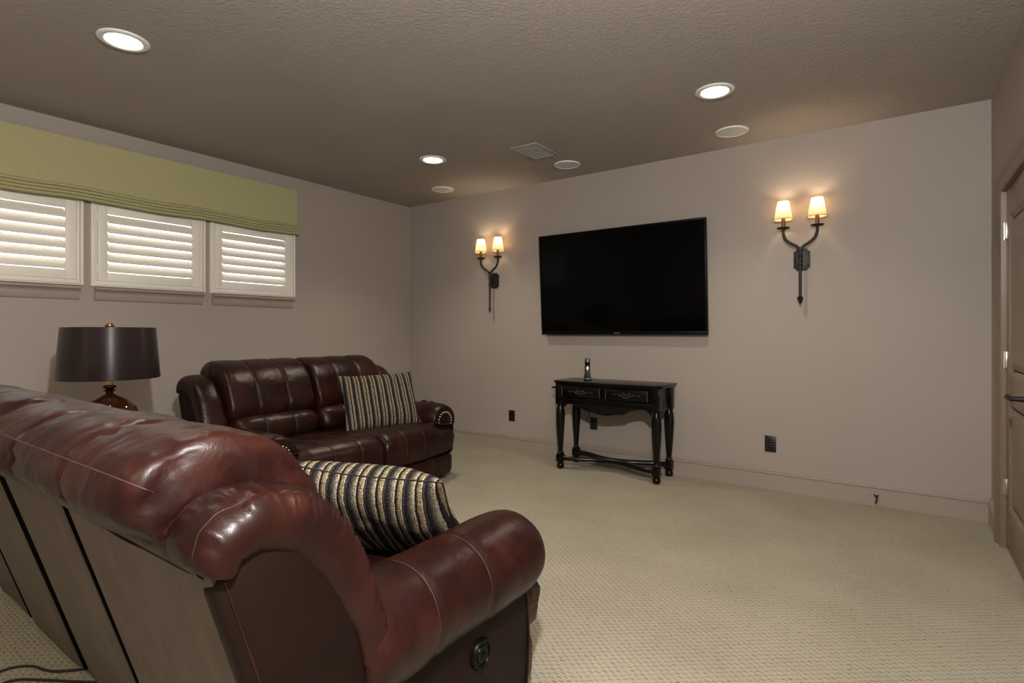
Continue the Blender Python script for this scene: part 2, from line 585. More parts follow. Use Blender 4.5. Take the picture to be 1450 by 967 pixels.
# baseboards: profile (distance from wall, height)
BB = [(0, 0), (0.017, 0), (0.017, 0.122), (0.023, 0.127), (0.023, 0.134), (0.015, 0.137), (0.014, 0.142), (0.018, 0.146), (0.017, 0.152), (0.010, 0.155), (0.009, 0.166), (0, 0.166)]
def baseboard(name, pts):
    """pts: two ends, plus inward normal"""
    a, b, n = [Vector(p) for p in pts]
    mb = MB()
    rings = [[p + n * d + Vector((0, 0, h)) for d, h in BB] for p in (a, b)]
    mb.loft(rings, True, True)
    return struct(name, mb, M['trim'], angle=20)
baseboard('baseboard_back', [(0.0, 0, 0), (RX, 0, 0), (0, -1, 0)])
baseboard('baseboard_left', [(0, FY, 0), (0, 0.0, 0), (1, 0, 0)])
baseboard('baseboard_right', [(RX, -0.02, 0), (RX, -0.375, 0), (-1, 0, 0)])
baseboard('baseboard_front', [(0, FY, 0), (RX, FY, 0), (0, 1, 0)])

# ------------------------------------------------------------------ windows with shutters
def ring_rect(mb, x0, x1, y0, y1, z0, z1, w, bev=0.003):
    mb.box(x0, x1, y0, y1, z0, z0 + w, bev).box(x0, x1, y0, y1, z1 - w, z1, bev)
    mb.box(x0, x1, y0, y0 + w, z0 + w * 0.9, z1 - w * 0.9, bev).box(x0, x1, y1 - w, y1, z0 + w * 0.9, z1 - w * 0.9, bev)

louver_mesh = None
for i, (y0, y1) in enumerate(WINS):
    w = empty('window_%d' % (i + 1), (0, (y0 + y1) / 2, WZ0))
    tag(w, kind='structure')
    hw, hh = (y1 - y0) / 2, WZ1 - WZ0
    mb = MB()
    ring_rect(mb, -0.06, 0.024, -hw, hw, 0, hh, 0.022)
    ring_rect(mb, 0.0, 0.034, -hw + 0.010, hw - 0.010, 0.010, hh - 0.010, 0.012)
    ring_rect(mb, -0.06, 0.018, -hw + 0.022, hw - 0.022, 0.022, hh - 0.022, 0.018)
    fr = mb.build('window_frame', M['cream'], w)
    # stool and apron below
    prof = [(0.0, -0.012), (0.052, -0.012), (0.054, -0.022), (0.046, -0.030), (0.030, -0.036), (0.022, -0.05), (0.020, -0.085), (0.012, -0.100), (0.0, -0.104)]
    mb = MB()
    mb.loft([[Vector((d, y, h)) for d, h in prof] for y in (-hw + 0.022, hw - 0.022)], True, True)
    mb.build('apron', M['trim'], w, angle=25)
    # shutter panel: stiles and rails
    si, sz0, sz1 = hw - 0.042, 0.042, hh - 0.042
    st, rl = 0.062, 0.066
    sh = MB()
    sh.box(-0.012, 0.016, -si, -si + st, sz0, sz1, 0.002).box(-0.012, 0.016, si - st, si, sz0, sz1, 0.002)
    sh.box(-0.011, 0.015, -si + st, si - st, sz0, sz0 + rl, 0.002).box(-0.011, 0.015, -si + st, si - st, sz1 - rl * 0.9, sz1, 0.002)
    shutter = sh.build('shutter_frame', M['cream'], w)
    ly = si - st - 0.002
    nl = 6
    za, zb = sz0 + rl, sz1 - rl * 0.9
    pitch = (zb - za) / nl
    if louver_mesh is None:
        lv = MB()
        pr = [(0.040 * math.cos(a), 0.0055 * math.sin(a)) for a in [2 * PI * k / 14 for k in range(14)]]
        lv.loft([[Vector((p[0], y, p[1])) for p in pr] for y in (-ly, ly)], True, True)
        o = lv.build('louver', M['cream'], shutter)
        louver_mesh = o
        o.location = (0.002, 0, za + pitch * 0.5)
        o.rotation_euler = (0, math.radians(60), 0)
        rng = range(1, nl)
    else:
        rng = range(0, nl)
    for k in rng:
        share(louver_mesh, 'louver', shutter, (0.002, 0, za + pitch * (k + 0.5)), (0, math.radians(60), 0))
    # small hinges on the left stile
    for hz in (sz0 + 0.09, sz1 - 0.09):
        MB().box(0.014, 0.021, -si - 0.006, -si + 0.006, hz - 0.028, hz + 0.028, 0.002).build('hinge', M['white'], shutter)
    MB().box(-0.105, -0.100, -hw + 0.02, hw - 0.02, 0.02, hh - 0.02).build('pane', M['pane'], w)
    sashm = MB()
    ring_rect(sashm, -0.125, -0.085, -hw + 0.028, hw - 0.028, 0.028, hh - 0.028, 0.028)
    sashm.build('sash', M['white'], w)

# ------------------------------------------------------------------ green roman shade across the windows
def roman_shade():
    y0, y1 = -4.09, -1.560
    zt, zb = 2.602, 2.195
    t = empty('roman_shade', (0, (y0 + y1) / 2, zb))
    tag(t, 'sage green linen roman shade drawn up above all three shuttered windows', 'shade')
    hw = (y1 - y0) / 2
    D = 0.075
    ny, nz = 110, 14
    def wob(y, z):
        return 0.006 * noise.noise(Vector((y * 2.2, z * 1.5, 3.1))) + 0.004 * noise.noise(Vector((y * 7, z * 2.0, 8.0)))
    def sag(y):
        return -0.010 * (0.5 + 0.5 * math.cos(y * 2 * PI / 0.85)) + 0.006 * noise.noise(Vector((y * 3, 0, 1)))
    mb = MB()
    rings = []
    top = zt - zb
    for i in range(ny + 1):
        y = -hw + 2 * hw * i / ny
        ring = []
        for j in range(nz + 1):
            z = top + (0.075 - top) * j / nz
            f = j / nz
            ring.append(Vector((D + wob(y, z) * (0.2 + f) + 0.004 * f, y, z + sag(y) * f)))
        for j in range(nz, -1, -1):
            p = ring[j].copy()
            p.x -= 0.006
            ring.append(p)
        rings.append(ring)
    mb.loft(rings, True, True)
    # returns to the wall
    mb.box(0.001, D, hw - 0.006, hw, 0.03, top, 0.001).box(0.001, D, -hw, -hw + 0.006, 0.03, top, 0.001)
    mb.build('face_panel', M['linen'], t)
    MB().box(0.001, D - 0.007, -hw + 0.007, hw - 0.007, top - 0.022, top - 0.002).build('mounting_board', M['darkwood'], t)
    # four stacked folds at the hem
    for k in range(4):
        z0 = 0.072 - k * 0.024
        mb = MB()
        rings = []
        for i in range(ny + 1):
            y = -hw + 0.001 + 2 * (hw - 0.001) * i / ny
            s = sag(y)
            w = 0.003 * noise.noise(Vector((y * 4, k * 3.3, 0.5)))
            x = D + 0.006 + 0.0035 * k + w + 0.004
            zc = z0 - 0.010
            pr = [(x - 0.012, zc + 0.0125)] + [(x - 0.008 + 0.016 * math.cos(a), zc + 0.0118 * math.sin(a)) for a in [PI / 2 - PI * q / 10 for q in range(11)]] + [(x - 0.012, zc - 0.0125)]
            rings.append([Vector((a, y, b + s)) for a, b in pr])
        mb.loft(rings, True, True)
        mb.build('fold', M['linen'], t, angle=60)
roman_shade()

# ------------------------------------------------------------------ door in the right wall
def door():
    d = empty('door_1', (RX, (DY0 + DY1) / 2, 0))
    tag(d, kind='structure')
    hw = (DY1 - DY0) / 2 - 0.004
    x0, x1 = 0.012, 0.052
    mb = MB()
    sw, zs = 0.105, [(0.012, 0.24), (0.83, 1.00), (1.88, DZ - 0.004)]
    mb.box(x0, x1, -hw, -hw + sw, 0.012, DZ - 0.004, 0.003).box(x0, x1, hw - sw, hw, 0.012, DZ - 0.004, 0.003)
    for a, b in zs:
        mb.box(x0 + 0.0004, x1, -hw + sw - 0.002, hw - sw + 0.002, a, b, 0.003)
    slab = mb.build('door_frame', M['door'], d)
    for a, b in ((0.24, 0.83), (1.00, 1.88)):
        p = MB()
        p.box(x0 + 0.016, x1 - 0.012, -hw + sw - 0.004, hw - sw + 0.004, a - 0.004, b + 0.004)
        e = 0.0
        for off, xx in ((0.0, x0 + 0.001), ):
            pass
        # sticking moulding and raised field
        y0, y1 = -hw + sw, hw - sw
        rings = []
        for off, xx in ((0.0, x0 + 0.003), (0.010, x0 + 0.012), (0.018, x0 + 0.016), (0.024, x0 + 0.016), (0.055, x0 + 0.005), (0.058, x0 + 0.005)):
            rings.append([Vector((xx, y0 + off, a + off)), Vector((xx, y1 - off, a + off)), Vector((xx, y1 - off, b - off)), Vector((xx, y0 + off, b - off))])
        vr = p.loft(rings, True, False)
        p.bm.faces.new(vr[-1])
        p.build('panel', M['door'], d, angle=15)
    for hz in (0.352, 1.075, 1.808):
        h = MB()
        h.lathe([(0.007, hz - 0.05), (0.007, hz + 0.05)], 12, (0.003, hw + 0.004, 0))
        h.box(0.006, 0.0135, hw - 0.032, hw + 0.002, hz - 0.047, hz + 0.047, 0.001)
        h.box(0.006, 0.0135, hw + 0.006, hw + 0.020, hz - 0.047, hz + 0.047, 0.001)
        h.build('hinge', M['silver'], d)
    lv = MB()
    ly, lz = -hw + 0.075, 0.915
    lv.lathe([(0.030, 0.012), (0.032, 0.006), (0.030, -0.002), (0.014, -0.006), (0.011, -0.045), (0.013, -0.058)], 20, (0, ly, lz), 'X')
    pts = spline([(-0.052, ly, lz), (-0.058, ly + 0.04, lz + 0.004), (-0.056, ly + 0.09, lz - 0.002), (-0.050, ly + 0.135, lz + 0.006)], 14)
    lv.tube(pts, [0.011, 0.0115, 0.012, 0.012, 0.0115, 0.011, 0.0105, 0.010, 0.010, 0.010, 0.010, 0.0095, 0.009, 0.006], 10)
    lv.build('lever_handle', M['iron'], d)
    # casing with a moulded profile, mitred round the opening, plus jambs
    cas = [(0.0, 0.0), (0.0, 0.010), (0.012, 0.016), (0.055, 0.018), (0.068, 0.024), (0.090, 0.030), (0.098, 0.030), (0.098, 0.0)]
    mb = MB()
    path = [(DY0, 0.0, -1, 0), (DY0, DZ, -1, 1), (DY1, DZ, 1, 1), (DY1, 0.0, 1, 0)]
    rings = []
    for (y, z, sy, sz) in path:
        rings.append([Vector((RX - h, y + sy * o, z + sz * o)) for o, h in cas])
    mb.loft(rings, True, True)
    struct('trim_1', mb, M['door'], angle=20)
    jb = MB()
    jb.box(RX - 0.002, RX + 0.10, DY1 - 0.003, DY1 + 0.012, 0, DZ).box(RX - 0.002, RX + 0.10, DY0 - 0.012, DY0 + 0.003, 0, DZ).box(RX - 0.002, RX + 0.10, DY0, DY1, DZ - 0.003, DZ + 0.01)
    struct('trim_2', jb, M['door'])
door()

# ------------------------------------------------------------------ sofas
def wr(co, amp, f=6.0, seed=0.0):
    v = Vector((co.x * f + seed, co.y * f + seed * 2, co.z * f))
    return amp * (noise.noise(v) + 0.5 * noise.noise(v * 2.3) + 0.25 * noise.noise(v * 5.1))

def ridge(co, amp, f, seed):
    """sharp folded creases"""
    v = Vector((co.x * f * 0.45 + seed, co.y * f * 1.5 - seed, co.z * f * 1.5))
    n = 1.0 - abs(noise.noise(v)) * 2.2
    return amp * max(0.0, n) ** 3

def cushion(name, parent, prof, u0, u1, seams, nprof=56, nu=90, p=9.0, puff=0.035, pinch=0.05, wamp=0.006, seed=1.0, mat=None, seam_part=True, center=None, endflat=0.0, crease=0.006, long_seam=None, bow=None):
    """stuffed leather cushion: closed (v,z) profile swept along u, pinched at seams, rounded at both ends"""
    loop = spline([(0, a, b) for a, b in prof], nprof, closed=True)
    c = Vector((0, sum(q.y for q in loop) / nprof, sum(q.z for q in loop) / nprof)) if center is None else Vector((0, *center))
    hw = (u1 - u0) / 2
    uc = (u0 + u1) / 2
    ts = []
    for i in range(nu + 1):
        t = -1 + 2 * i / nu
        ts.append(math.sin(t * PI / 2) * 0.35 + t * 0.65)
    for s in seams:                                   # put a column exactly on each seam
        ts.append((s - uc) / hw)
    ts = sorted(set(round(t, 5) for t in ts))
    mb = MB()
    rings = []
    bounds = [u0] + sorted(seams) + [u1]
    seam_idx = {}
    for i, t in enumerate(ts):
        u = uc + hw * t
        s = max(0.0, 1 - abs(t) ** p) ** (1 / 2.6)
        s = max(s, endflat if abs(t) > 0.999 else 0.02)
        for a, b in zip(bounds, bounds[1:]):
            if a <= u <= b:
                f = (u - a) / (b - a)
                s *= 1 + puff * (math.sin(PI * f) ** 0.6 - 0.7)
        for q in seams:
            s *= 1 - pinch * math.exp(-((u - q) / 0.012) ** 2)
            if abs(u - q) < 1e-4:
                seam_idx[q] = i
        rings.append([Vector((u, c.y + (q.y - c.y) * s, c.z + (q.z - c.z) * s)) for q in loop])
    vr = mb.loft(rings, True, True)
    if bow:
        for v in mb.bm.verts:
            v.co.y += bow[0] * (1 - (v.co.x / bow[1]) ** 2)
    def fn(co, nrm):
        d = wr(co, wamp, 5.0, seed)
        near = min([abs(co.x - q) for q in list(seams) + [u0, u1]])
        d += ridge(co, crease, 8.0, seed * 3.7) * math.exp(-near / 0.12)
        return d
    mb.displace(fn)
    seam_pts = []
    for q, i in seam_idx.items():
        seam_pts.append([v.co.copy() + v.normal * 0.0006 for v in vr[i]])
    if long_seam:
        kq = min(range(nprof), key=lambda k: (loop[k] - Vector((0, *long_seam))).length)
        lp = [vr[i][kq].co.copy() + vr[i][kq].normal * 0.0008 for i in range(3, len(ts) - 3)]
    o = mb.build(name, mat or M['leather'], parent, angle=75)
    if long_seam:
        MB().tube(lp, 0.0017, 6).build('seam', M['thread'], o)
    if seam_part:
        for pts in seam_pts:
            MB().tube(pts, 0.0021, 6, closed=True).build('seam', M['thread'], o)
    return o

def sofa(name, loc, rz, W, panels, label, seed, gth=1.0):
    t = empty(name, loc, rz)
    tag(t, label, 'sofa', 'brown leather reclining sofas')
    h = W / 2
    # frame and feet
    MB().box(-h + 0.12, h - 0.12, 0.05, 0.78, 0.055, 0.235, 0.01).build('base', M['darkwood'], t)
    for su in (-1, 1):
        for v in (0.10, 0.72):
            MB().lathe([(0.022, 0.0), (0.028, 0.03), (0.030, 0.06)], 14, (su * (h - 0.2), v, 0)).build('foot', M['black'], t)
    # inner back frame and cloth panels behind (leaning back 0.31 per metre)
    K = 0.31
    mb = MB()
    mb.prism([(0.035, 0.07), (0.13, 0.07), (0.02, 0.78), (-0.20, 0.82)], -h + 0.10, h - 0.10, 'X')
    mb.build('back_frame', M['black'], t)
    for k, (a, b) in enumerate(zip(panels, panels[1:])):
        mb = MB()
        rings = []
        nz = 18
        a2, b2 = a + 0.008, b - 0.008
        nu = 14
        th = 0.016
        for j in range(nz + 1):
            z = 0.045 + (0.800 - 0.045) * j / nz
            ring = []
            for i in range(nu + 1):
                u = a2 + (b2 - a2) * i / nu
                e = min(u - a2, b2 - u)
                bul = 0.010 * min(1, e / 0.05) + 0.009 * noise.noise(Vector((u * 5, z * 1.6, seed + k))) * min(1, e / 0.08)
                ring.append(Vector((u, -K * (z - 0.05) - bul - (0.004 if k % 2 else 0.0), z)))
            for i in range(nu, -1, -1):
                u = a2 + (b2 - a2) * i / nu
                ring.append(Vector((u, -K * (z - 0.05) + th, z)))
            rings.append(ring)
        mb.loft(rings, True, True)
        mb.build('back_panel', M['backing'], t, angle=50)
        if k > 0:
            MB().prism([(0.012, 0.05), (-0.0125, 0.05), (-0.0125 - K * 0.765, 0.815), (0.012 - K * 0.765, 0.815)], a - 0.006, a + 0.006, 'X').build('groove_strip', M['bezel'], t)  # dark strip standing in for the shaded groove between back panels
    MB().tube([(-h + 0.04, -0.222, 0.822), (h - 0.04, -0.222, 0.822)], 0.034, 14).build('top_rail', M['leather'], t)
    for su in (-1, 1):
        # flat side panel of the back, inside the padded wing
        mb = MB()
        pl = [(-0.014, 0.05), (-0.238, 0.775), (-0.20, 0.825), (-0.13, 0.845), (-0.05, 0.81), (0.02, 0.72), (0.075, 0.60), (0.105, 0.46), (0.12, 0.05)]
        a, b = sorted((su * (h - 0.012), su * (h - 0.060)))
        mb.prism([tuple(p) for p in pl], a, b, 'X', bev=0.012)
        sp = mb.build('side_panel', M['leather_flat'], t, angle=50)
        pts = [Vector((su * (h - 0.011), -K * (z - 0.05) + 0.012, z)) for z in [0.08 + 0.71 * i / 20 for i in range(21)]]
        MB().tube(pts, 0.0022, 6).build('welt', M['leather'], sp)
        # padded wing: swept along the side of the back, gathered
        path = spline([(0, -0.222, 0.800), (0, -0.208, 0.842), (0, -0.160, 0.863), (0, -0.105, 0.857), (0, -0.035, 0.826), (0, 0.035, 0.745), (0, 0.088, 0.64), (0, 0.125, 0.55), (0, 0.140, 0.45)], 230)
        mb = MB()
        rings = []
        n = len(path)
        L = 0.0
        for i in range(n):
            tg = (path[min(n - 1, i + 1)] - path[max(0, i - 1)]).normalized()
            nr = Vector((0, -tg.z, tg.y))           # outward of the arch
            f = i / (n - 1)
            rad = 0.066 * (0.80 + 0.25 * math.sin(PI * min(1, f * 1.25)))
            if f < 0.10: rad *= 0.60 + 0.40 * math.sqrt(f / 0.10)
            if f > 0.95: rad *= 0.8
            wu = 0.092
            ring = []
            for k in range(36):
                a = 2 * PI * k / 36
                ca, sa = math.cos(a), math.sin(a)
                ex = 2.0 / 2.7
                cu = math.copysign(abs(ca) ** ex, ca)
                cn = math.copysign(abs(sa) ** ex, sa)
                gather = 0.0
                wf = f * 46 + 3.6 * noise.noise(Vector((f * 4, cu * 1.1 + cn, seed + 1.0)))
                g1 = 1.0 - abs(noise.noise(Vector((wf, cu * 1.6 + cn * 0.9, seed)))) * 2.6
                g2 = noise.noise(Vector((wf * 2.3, cu * 2.2, seed + 4)))
                edge = (1.0 if 0.05 < f < 0.80 else 0.3) * (0.35 + 0.9 * max(0.0, 0.5 + noise.noise(Vector((f * 6, cu * 1.5, seed + 9)))))
                gather = gth * (0.0078 * max(-0.5, g1 - 0.3) + 0.0034 * g2) * (0.35 + 0.65 * max(0.0, cn)) * edge
                crease_ = -0.006 * gth * math.exp(-((cu * su - 0.45) / 0.10) ** 2) * (1 if cn > 0 else 0)   # top-stitched line
                ring.append(Vector((su * (h - 0.088) + cu * wu, 0, 0)) + path[i] + nr * (cn * rad + (gather + crease_) * (1 if cn > 0 else 0.3)))
            rings.append(ring)
        vr = mb.loft(rings, True, True)
        mb.displace(lambda co, nn: wr(co, 0.003, 9, seed + su))
        kk = min(range(36), key=lambda k: abs(math.copysign(abs(math.cos(2 * PI * k / 36)) ** (2 / 2.7), math.cos(2 * PI * k / 36)) * su - 0.45) + (0 if math.sin(2 * PI * k / 36) > 0 else 9))
        spts = [vr[i][kk].co.copy() + vr[i][kk].normal * 0.001 for i in range(9, n - 8)]
        pco = [[(v.co + v.normal * 0.001) for v in r_] for r_ in vr]
        ppts = lambda k: [pco[i][k] for i in range(12, int(n * 0.72))]
        wg = mb.build('wing', M['leather'], t, angle=75)
        kp = min(range(36), key=lambda k: abs(math.copysign(abs(math.cos(2 * PI * k / 36)) ** (2 / 2.7), math.cos(2 * PI * k / 36)) * su + 0.80) + (0 if math.sin(2 * PI * k / 36) > 0 else 9))
        if gth > 0.5:
            MB().tube(ppts(kp), 0.0050, 8).build('piping', M['leather'], wg)
            MB().tube(spts, 0.0016, 6).build('seam', M['thread'], wg)
        # arm: outer panel, body, padded roll with stitched rings, nail-studded front
        uc = su * (h - 0.130)
        mb = MB()
        a, b = sorted((su * (h - 0.045), su * (h - 0.20)))
        mb.prism([(0.06, 0.05), (0.06, 0.42), (0.80, 0.42), (0.815, 0.30), (0.80, 0.05)], a, b, 'X', bev=0.014)
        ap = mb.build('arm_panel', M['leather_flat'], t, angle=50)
        xo = su * (h - 0.045)
        wp = [Vector((xo, 0.795 + 0.012 * math.sin(PI * i / 16), 0.07 + 0.31 * i / 16)) for i in range(17)]
        MB().tube(wp, 0.0045, 6).build('welt', M['leather'], ap)
        if su > 0:
            bt = MB()
            bt.lathe([(0.045, -0.004), (0.045, 0.006), (0.041, 0.011), (0.034, 0.011), (0.032, 0.006), (0.026, 0.006), (0.024, 0.010), (0.010, 0.010), (0.009, 0.006), (0.001, 0.006)], 28, (xo, 0.55, 0.285), 'X')
            tag(bt.build('recline_button', M['bezel'], ap), 'round black recline control')
        mb = MB()
        r0 = 0.142
        seams_v = [0.315, 0.535]
        prof_v = [0.095 + 0.005 * i for i in range(9)] + [0.14 + 0.62 * i / 46 for i in range(47)] + [0.78, 0.80, 0.815, 0.828, 0.838, 0.845, 0.849]
        for q in seams_v: prof_v.append(q)
        prof_v = sorted(set(round(q, 4) for q in prof_v))
        rings = []
        idx = {}
        for i, v in enumerate(prof_v):
            r = r0
            if v < 0.15:
                r = r0 * (0.66 + 0.34 * math.sqrt(max(0.0, 1 - ((0.15 - v) / 0.055) ** 2)))
            if v > 0.76:
                f = (v - 0.76) / 0.09
                r = r0 * (0.80 + 0.20 * math.sqrt(max(0.0, 1 - f * f)))
            for q in seams_v:
                r *= 1 - 0.045 * math.exp(-((v - q) / 0.010) ** 2)
                if abs(v - q) < 1e-4: idx[q] = i
            r *= 1 + 0.02 * math.sin(PI * ((v - 0.1) / 0.22))
            drop = 0.010 * (1 - v / 0.85)
            ring = []
            for k in range(40):
                a = 2 * PI * k / 40
                ca, sa = math.cos(a), math.sin(a)
                ring.append(Vector((uc + ca * r * 1.06, v, 0.488 + sa * r * 0.98 - drop)))
            rings.append(ring)
        vr = mb.loft(rings, True, True)
        mb.displace(lambda co, nn: wr(co, 0.0035, 5, seed + 2 * su))
        sp_ = [[v.co + v.normal * 0.0006 for v in vr[i]] for i in idx.values()]
        arm = mb.build('arm', M['leather'], t, angle=60)
        for pts in sp_:
            MB().tube(pts, 0.0015, 6, closed=True).build('seam', M['thread'], arm)
        nb = MB()
        for k in range(13):
            a = math.radians(-20 + 220 * k / 12)
            nb.lathe([(0.0068, 0.845), (0.0062, 0.851), (0.004, 0.855), (0.0008, 0.8565)], 10, (uc + 0.078 * math.cos(a), 0, 0.480 + 0.078 * math.sin(a)), 'Y')
        tag(nb.build('nailhead_trim', M['nail'], arm), 'arch of bright nailheads', kind='stuff')
        if su > 0 and gth < 0.5:
            arm.location.z = -0.035
    # two of each cushion
    iu = h - 0.174
    upper = [(-0.215, 0.800), (-0.285, 0.835), (-0.318, 0.895), (-0.290, 0.968), (-0.205, 1.014), (-0.100, 1.018), (0.01, 0.978), (0.092, 0.895), (0.140, 0.785), (0.170, 0.690), (0.150, 0.615), (0.085, 0.590), (0.00, 0.62), (-0.09, 0.71), (-0.16, 0.775)]
    lumbar = [(0.02, 0.47), (0.00, 0.57), (0.05, 0.625), (0.14, 0.632), (0.210, 0.595), (0.240, 0.52), (0.225, 0.45), (0.12, 0.43)]
    for su in (-1, 1):
        a, b = sorted((0.004 * su, su * iu))
        w = b - a
        s3 = [a + w * 0.335, a + w * 0.675]
        cushion('back_cushion', t, upper, a, b, s3, 60, 150, 34, 0.022, 0.022, 0.003 + 0.004 * gth, seed + su, center=(-0.07, 0.80), crease=0.003 + 0.014 * gth, long_seam=(-0.298, 0.957) if gth > 0.5 else None)
        a, b = sorted((0.004 * su, su * (h - 0.20)))
        w = b - a
        cushion('lumbar_cushion', t, lumbar, a, b, [a + w * 0.335, a + w * 0.675], 36, 70, 10, 0.02, 0.02, 0.004, seed + 5 + su)
    inner = h - 0.275
    for su in (-1, 1):
        seat = [(0.14, 0.26), (0.14, 0.43), (0.30, 0.452), (0.52, 0.474), (0.70, 0.490), (0.80, 0.482), (0.872, 0.435), (0.890, 0.36), (0.880, 0.27), (0.86, 0.222), (0.70, 0.215), (0.35, 0.215)]
        mb = MB()
        loop = spline([(0, a, b) for a, b in seat], 64, closed=True)
        u_out = h - 0.050
        nu = 110
        rings = []
        half = u_out / 2
        sm = [inner * 0.34, inner * 0.68]
        us = sorted(set([round(0.004 + (u_out - 0.004) * (i / nu), 5) for i in range(nu + 1)] + [round(q, 5) for q in sm] + [round(inner - 0.012 + 0.002 * k, 5) for k in range(24)]))
        idx = {}
        for i, u in enumerate(us):
            f = (u - 0.004) / (u_out - 0.004)
            tt = abs(2 * f - 1)
            s = max(0.0, 1 - tt ** 22) ** (1 / 2.4)
            s = max(s, 0.05)
            for q in sm:
                s *= 1 - 0.022 * math.exp(-((u - q) / 0.010) ** 2)
                if abs(u - q) < 1e-4: idx[q] = i
            for q0, q1 in zip([0] + sm, sm + [u_out]):
                if q0 <= u <= q1: s *= 1 + 0.012 * (math.sin(PI * (u - q0) / (q1 - q0)) - 0.5)
            k = min(1.0, max(0.0, (u - (inner - 0.01)) / 0.035))
            vmin = 0.14 + (0.800 - 0.14) * k * k * (3 - 2 * k)
            zc = 0.345
            vc = (vmin + 0.88) / 2
            drop = 0.030 * min(1.0, max(0.0, (u - inner + 0.05) / 0.2))
            ring = []
            for q in loop:
                v = q.y
                v = vmin + (v - 0.14) / (0.89 - 0.14) * (0.89 - vmin) if v < 0.80 else (max(v, vmin))
                if v < vmin: v = vmin
                zz = q.z - (drop if q.z > 0.38 else 0)
                v += 0.085 * (1 - (u / u_out) ** 2) * max(0.0, (v - 0.3) / 0.58)
                ring.append(Vector((su * u, vc + (v - vc) * (0.9 + 0.1 * s if s > 0.3 else 0.9), zc + (zz - zc) * (0.35 + 0.65 * s))))
            rings.append(ring)
        vr = mb.loft(rings, True, True)
        bmesh.ops.recalc_face_normals(mb.bm, faces=mb.bm.faces)
        mb.displace(lambda co, nn: wr(co, 0.0045, 5, seed + 9 + su))
        spts = [[v.co + v.normal * 0.0006 for v in vr[i]] for i in idx.values()]
        sc = mb.build('seat_cushion', M['leather'], t, angle=75)
        for pts in spts:
            MB().tube(pts, 0.0015, 6, closed=True).build('seam', M['thread'], sc)
        # footrest board under the seat front
        fp = [(0.74, 0.06), (0.73, 0.205), (0.80, 0.215), (0.868, 0.205), (0.878, 0.14), (0.868, 0.05), (0.80, 0.04)]
        a, b = sorted((0.004 * su, su * (h - 0.052)))
        w = b - a
        cushion('footrest', t, fp, a, b, [a + w * 0.34, a + w * 0.68], 32, 60, 26, 0.02, 0.03, 0.002, seed + 20 + su, crease=0.0, bow=(0.080, h - 0.05))
    return t

S1 = sofa('reclining_sofa', (2.61, -3.97, 0), 0.0, 2.50, [-1.235, -0.73, -0.12, 0.49, 1.235],
          'large burgundy leather reclining sofa in the foreground seen from behind', 1.3)
S2 = sofa('reclining_sofa', (0.83, -1.98, 0), -PI / 2, 1.78, [-0.875, -0.30, 0.30, 0.875],
          'smaller burgundy leather reclining sofa facing right along the window wall', 7.9, 0.12)

# ------------------------------------------------------------------ throw pillows
def pillow(w, hgt, th, loc, rot, label, seed):
    t = MB()
    n = 44
    def pos(a, b, s):
        prof = (max(0.0, 1 - abs(a) ** 3.2) * max(0.0, 1 - abs(b) ** 3.2)) ** 0.55
        x = a * w / 2 * (1 - 0.06 * (1 - abs(b) ** 2) * abs(a) ** 2)
        y = b * hgt / 2 * (1 - 0.07 * (1 - abs(a) ** 2) * abs(b) ** 2)
        z = s * th / 2 * prof + 0.016 * noise.noise(Vector((a * 1.4 + seed, b * 1.4, 0.3))) * (1 if prof > 0 else 0.6)
        z += s * 0.006 * noise.noise(Vector((a * 3.5, b * 3.5, seed + s))) * prof
        return Vector((x, y, z))
    g = {}
    for s in (1, -1):
        for i in range(n + 1):
            for j in range(n + 1):
                a = math.sin((-1 + 2 * i / n) * PI / 2)
                b = math.sin((-1 + 2 * j / n) * PI / 2)
                border = i in (0, n) or j in (0, n)
                if border and s == -1:
                    g[(s, i, j)] = g[(1, i, j)]
                else:
                    g[(s, i, j)] = t.bm.verts.new(pos(a, b, s))
    for s in (1, -1):
        for i in range(n):
            for j in range(n):
                q = [g[(s, i, j)], g[(s, i + 1, j)], g[(s, i + 1, j + 1)], g[(s, i, j + 1)]]
                t.bm.faces.new(q if s == 1 else list(reversed(q)))
    rim = [g[(1, i, 0)].co.copy() for i in range(n)] + [g[(1, n, j)].co.copy() for j in range(n)] + [g[(1, n - i, n)].co.copy() for i in range(n)] + [g[(1, 0, n - j)].co.copy() for j in range(n)]
    rim2 = [rim[0]]
    for p in rim[1:]:
        if (p - rim2[-1]).length > 0.002: rim2.append(p)
    o = empty('throw_pillow', loc)
    o.rotation_euler = rot
    tag(o, label, 'pillow', 'striped throw pillows')
    t.build('cover', M['chenille'], o, angle=80)
    MB().tube(rim2, 0.0028, 6, closed=True).build('edge_seam', M['cord'], o)
    return o

# orientation: local x = width, local y = height, local z = facing
def frame(xa, za):
    xa, za = Vector(xa).normalized(), Vector(za)
    za = (za - xa * za.dot(xa)).normalized()
    ya = za.cross(xa)
    return Matrix((xa, ya, za)).transposed().to_euler()
pillow(0.62, 0.49, 0.15, (1.319, -1.612, 0.668), frame((0.42, 0.907, 0.027), (0.787, -0.379, 0.488)),
       'striped chenille pillow upright in the corner of the smaller sofa', 2.0)
pillow(0.54, 0.50, 0.19, (3.392, -3.425, 0.628), frame((0.917, 0.395, -0.057), (-0.238, 0.656, 0.717)),
       'striped chenille pillow leaning inside the arm of the foreground sofa', 5.0)

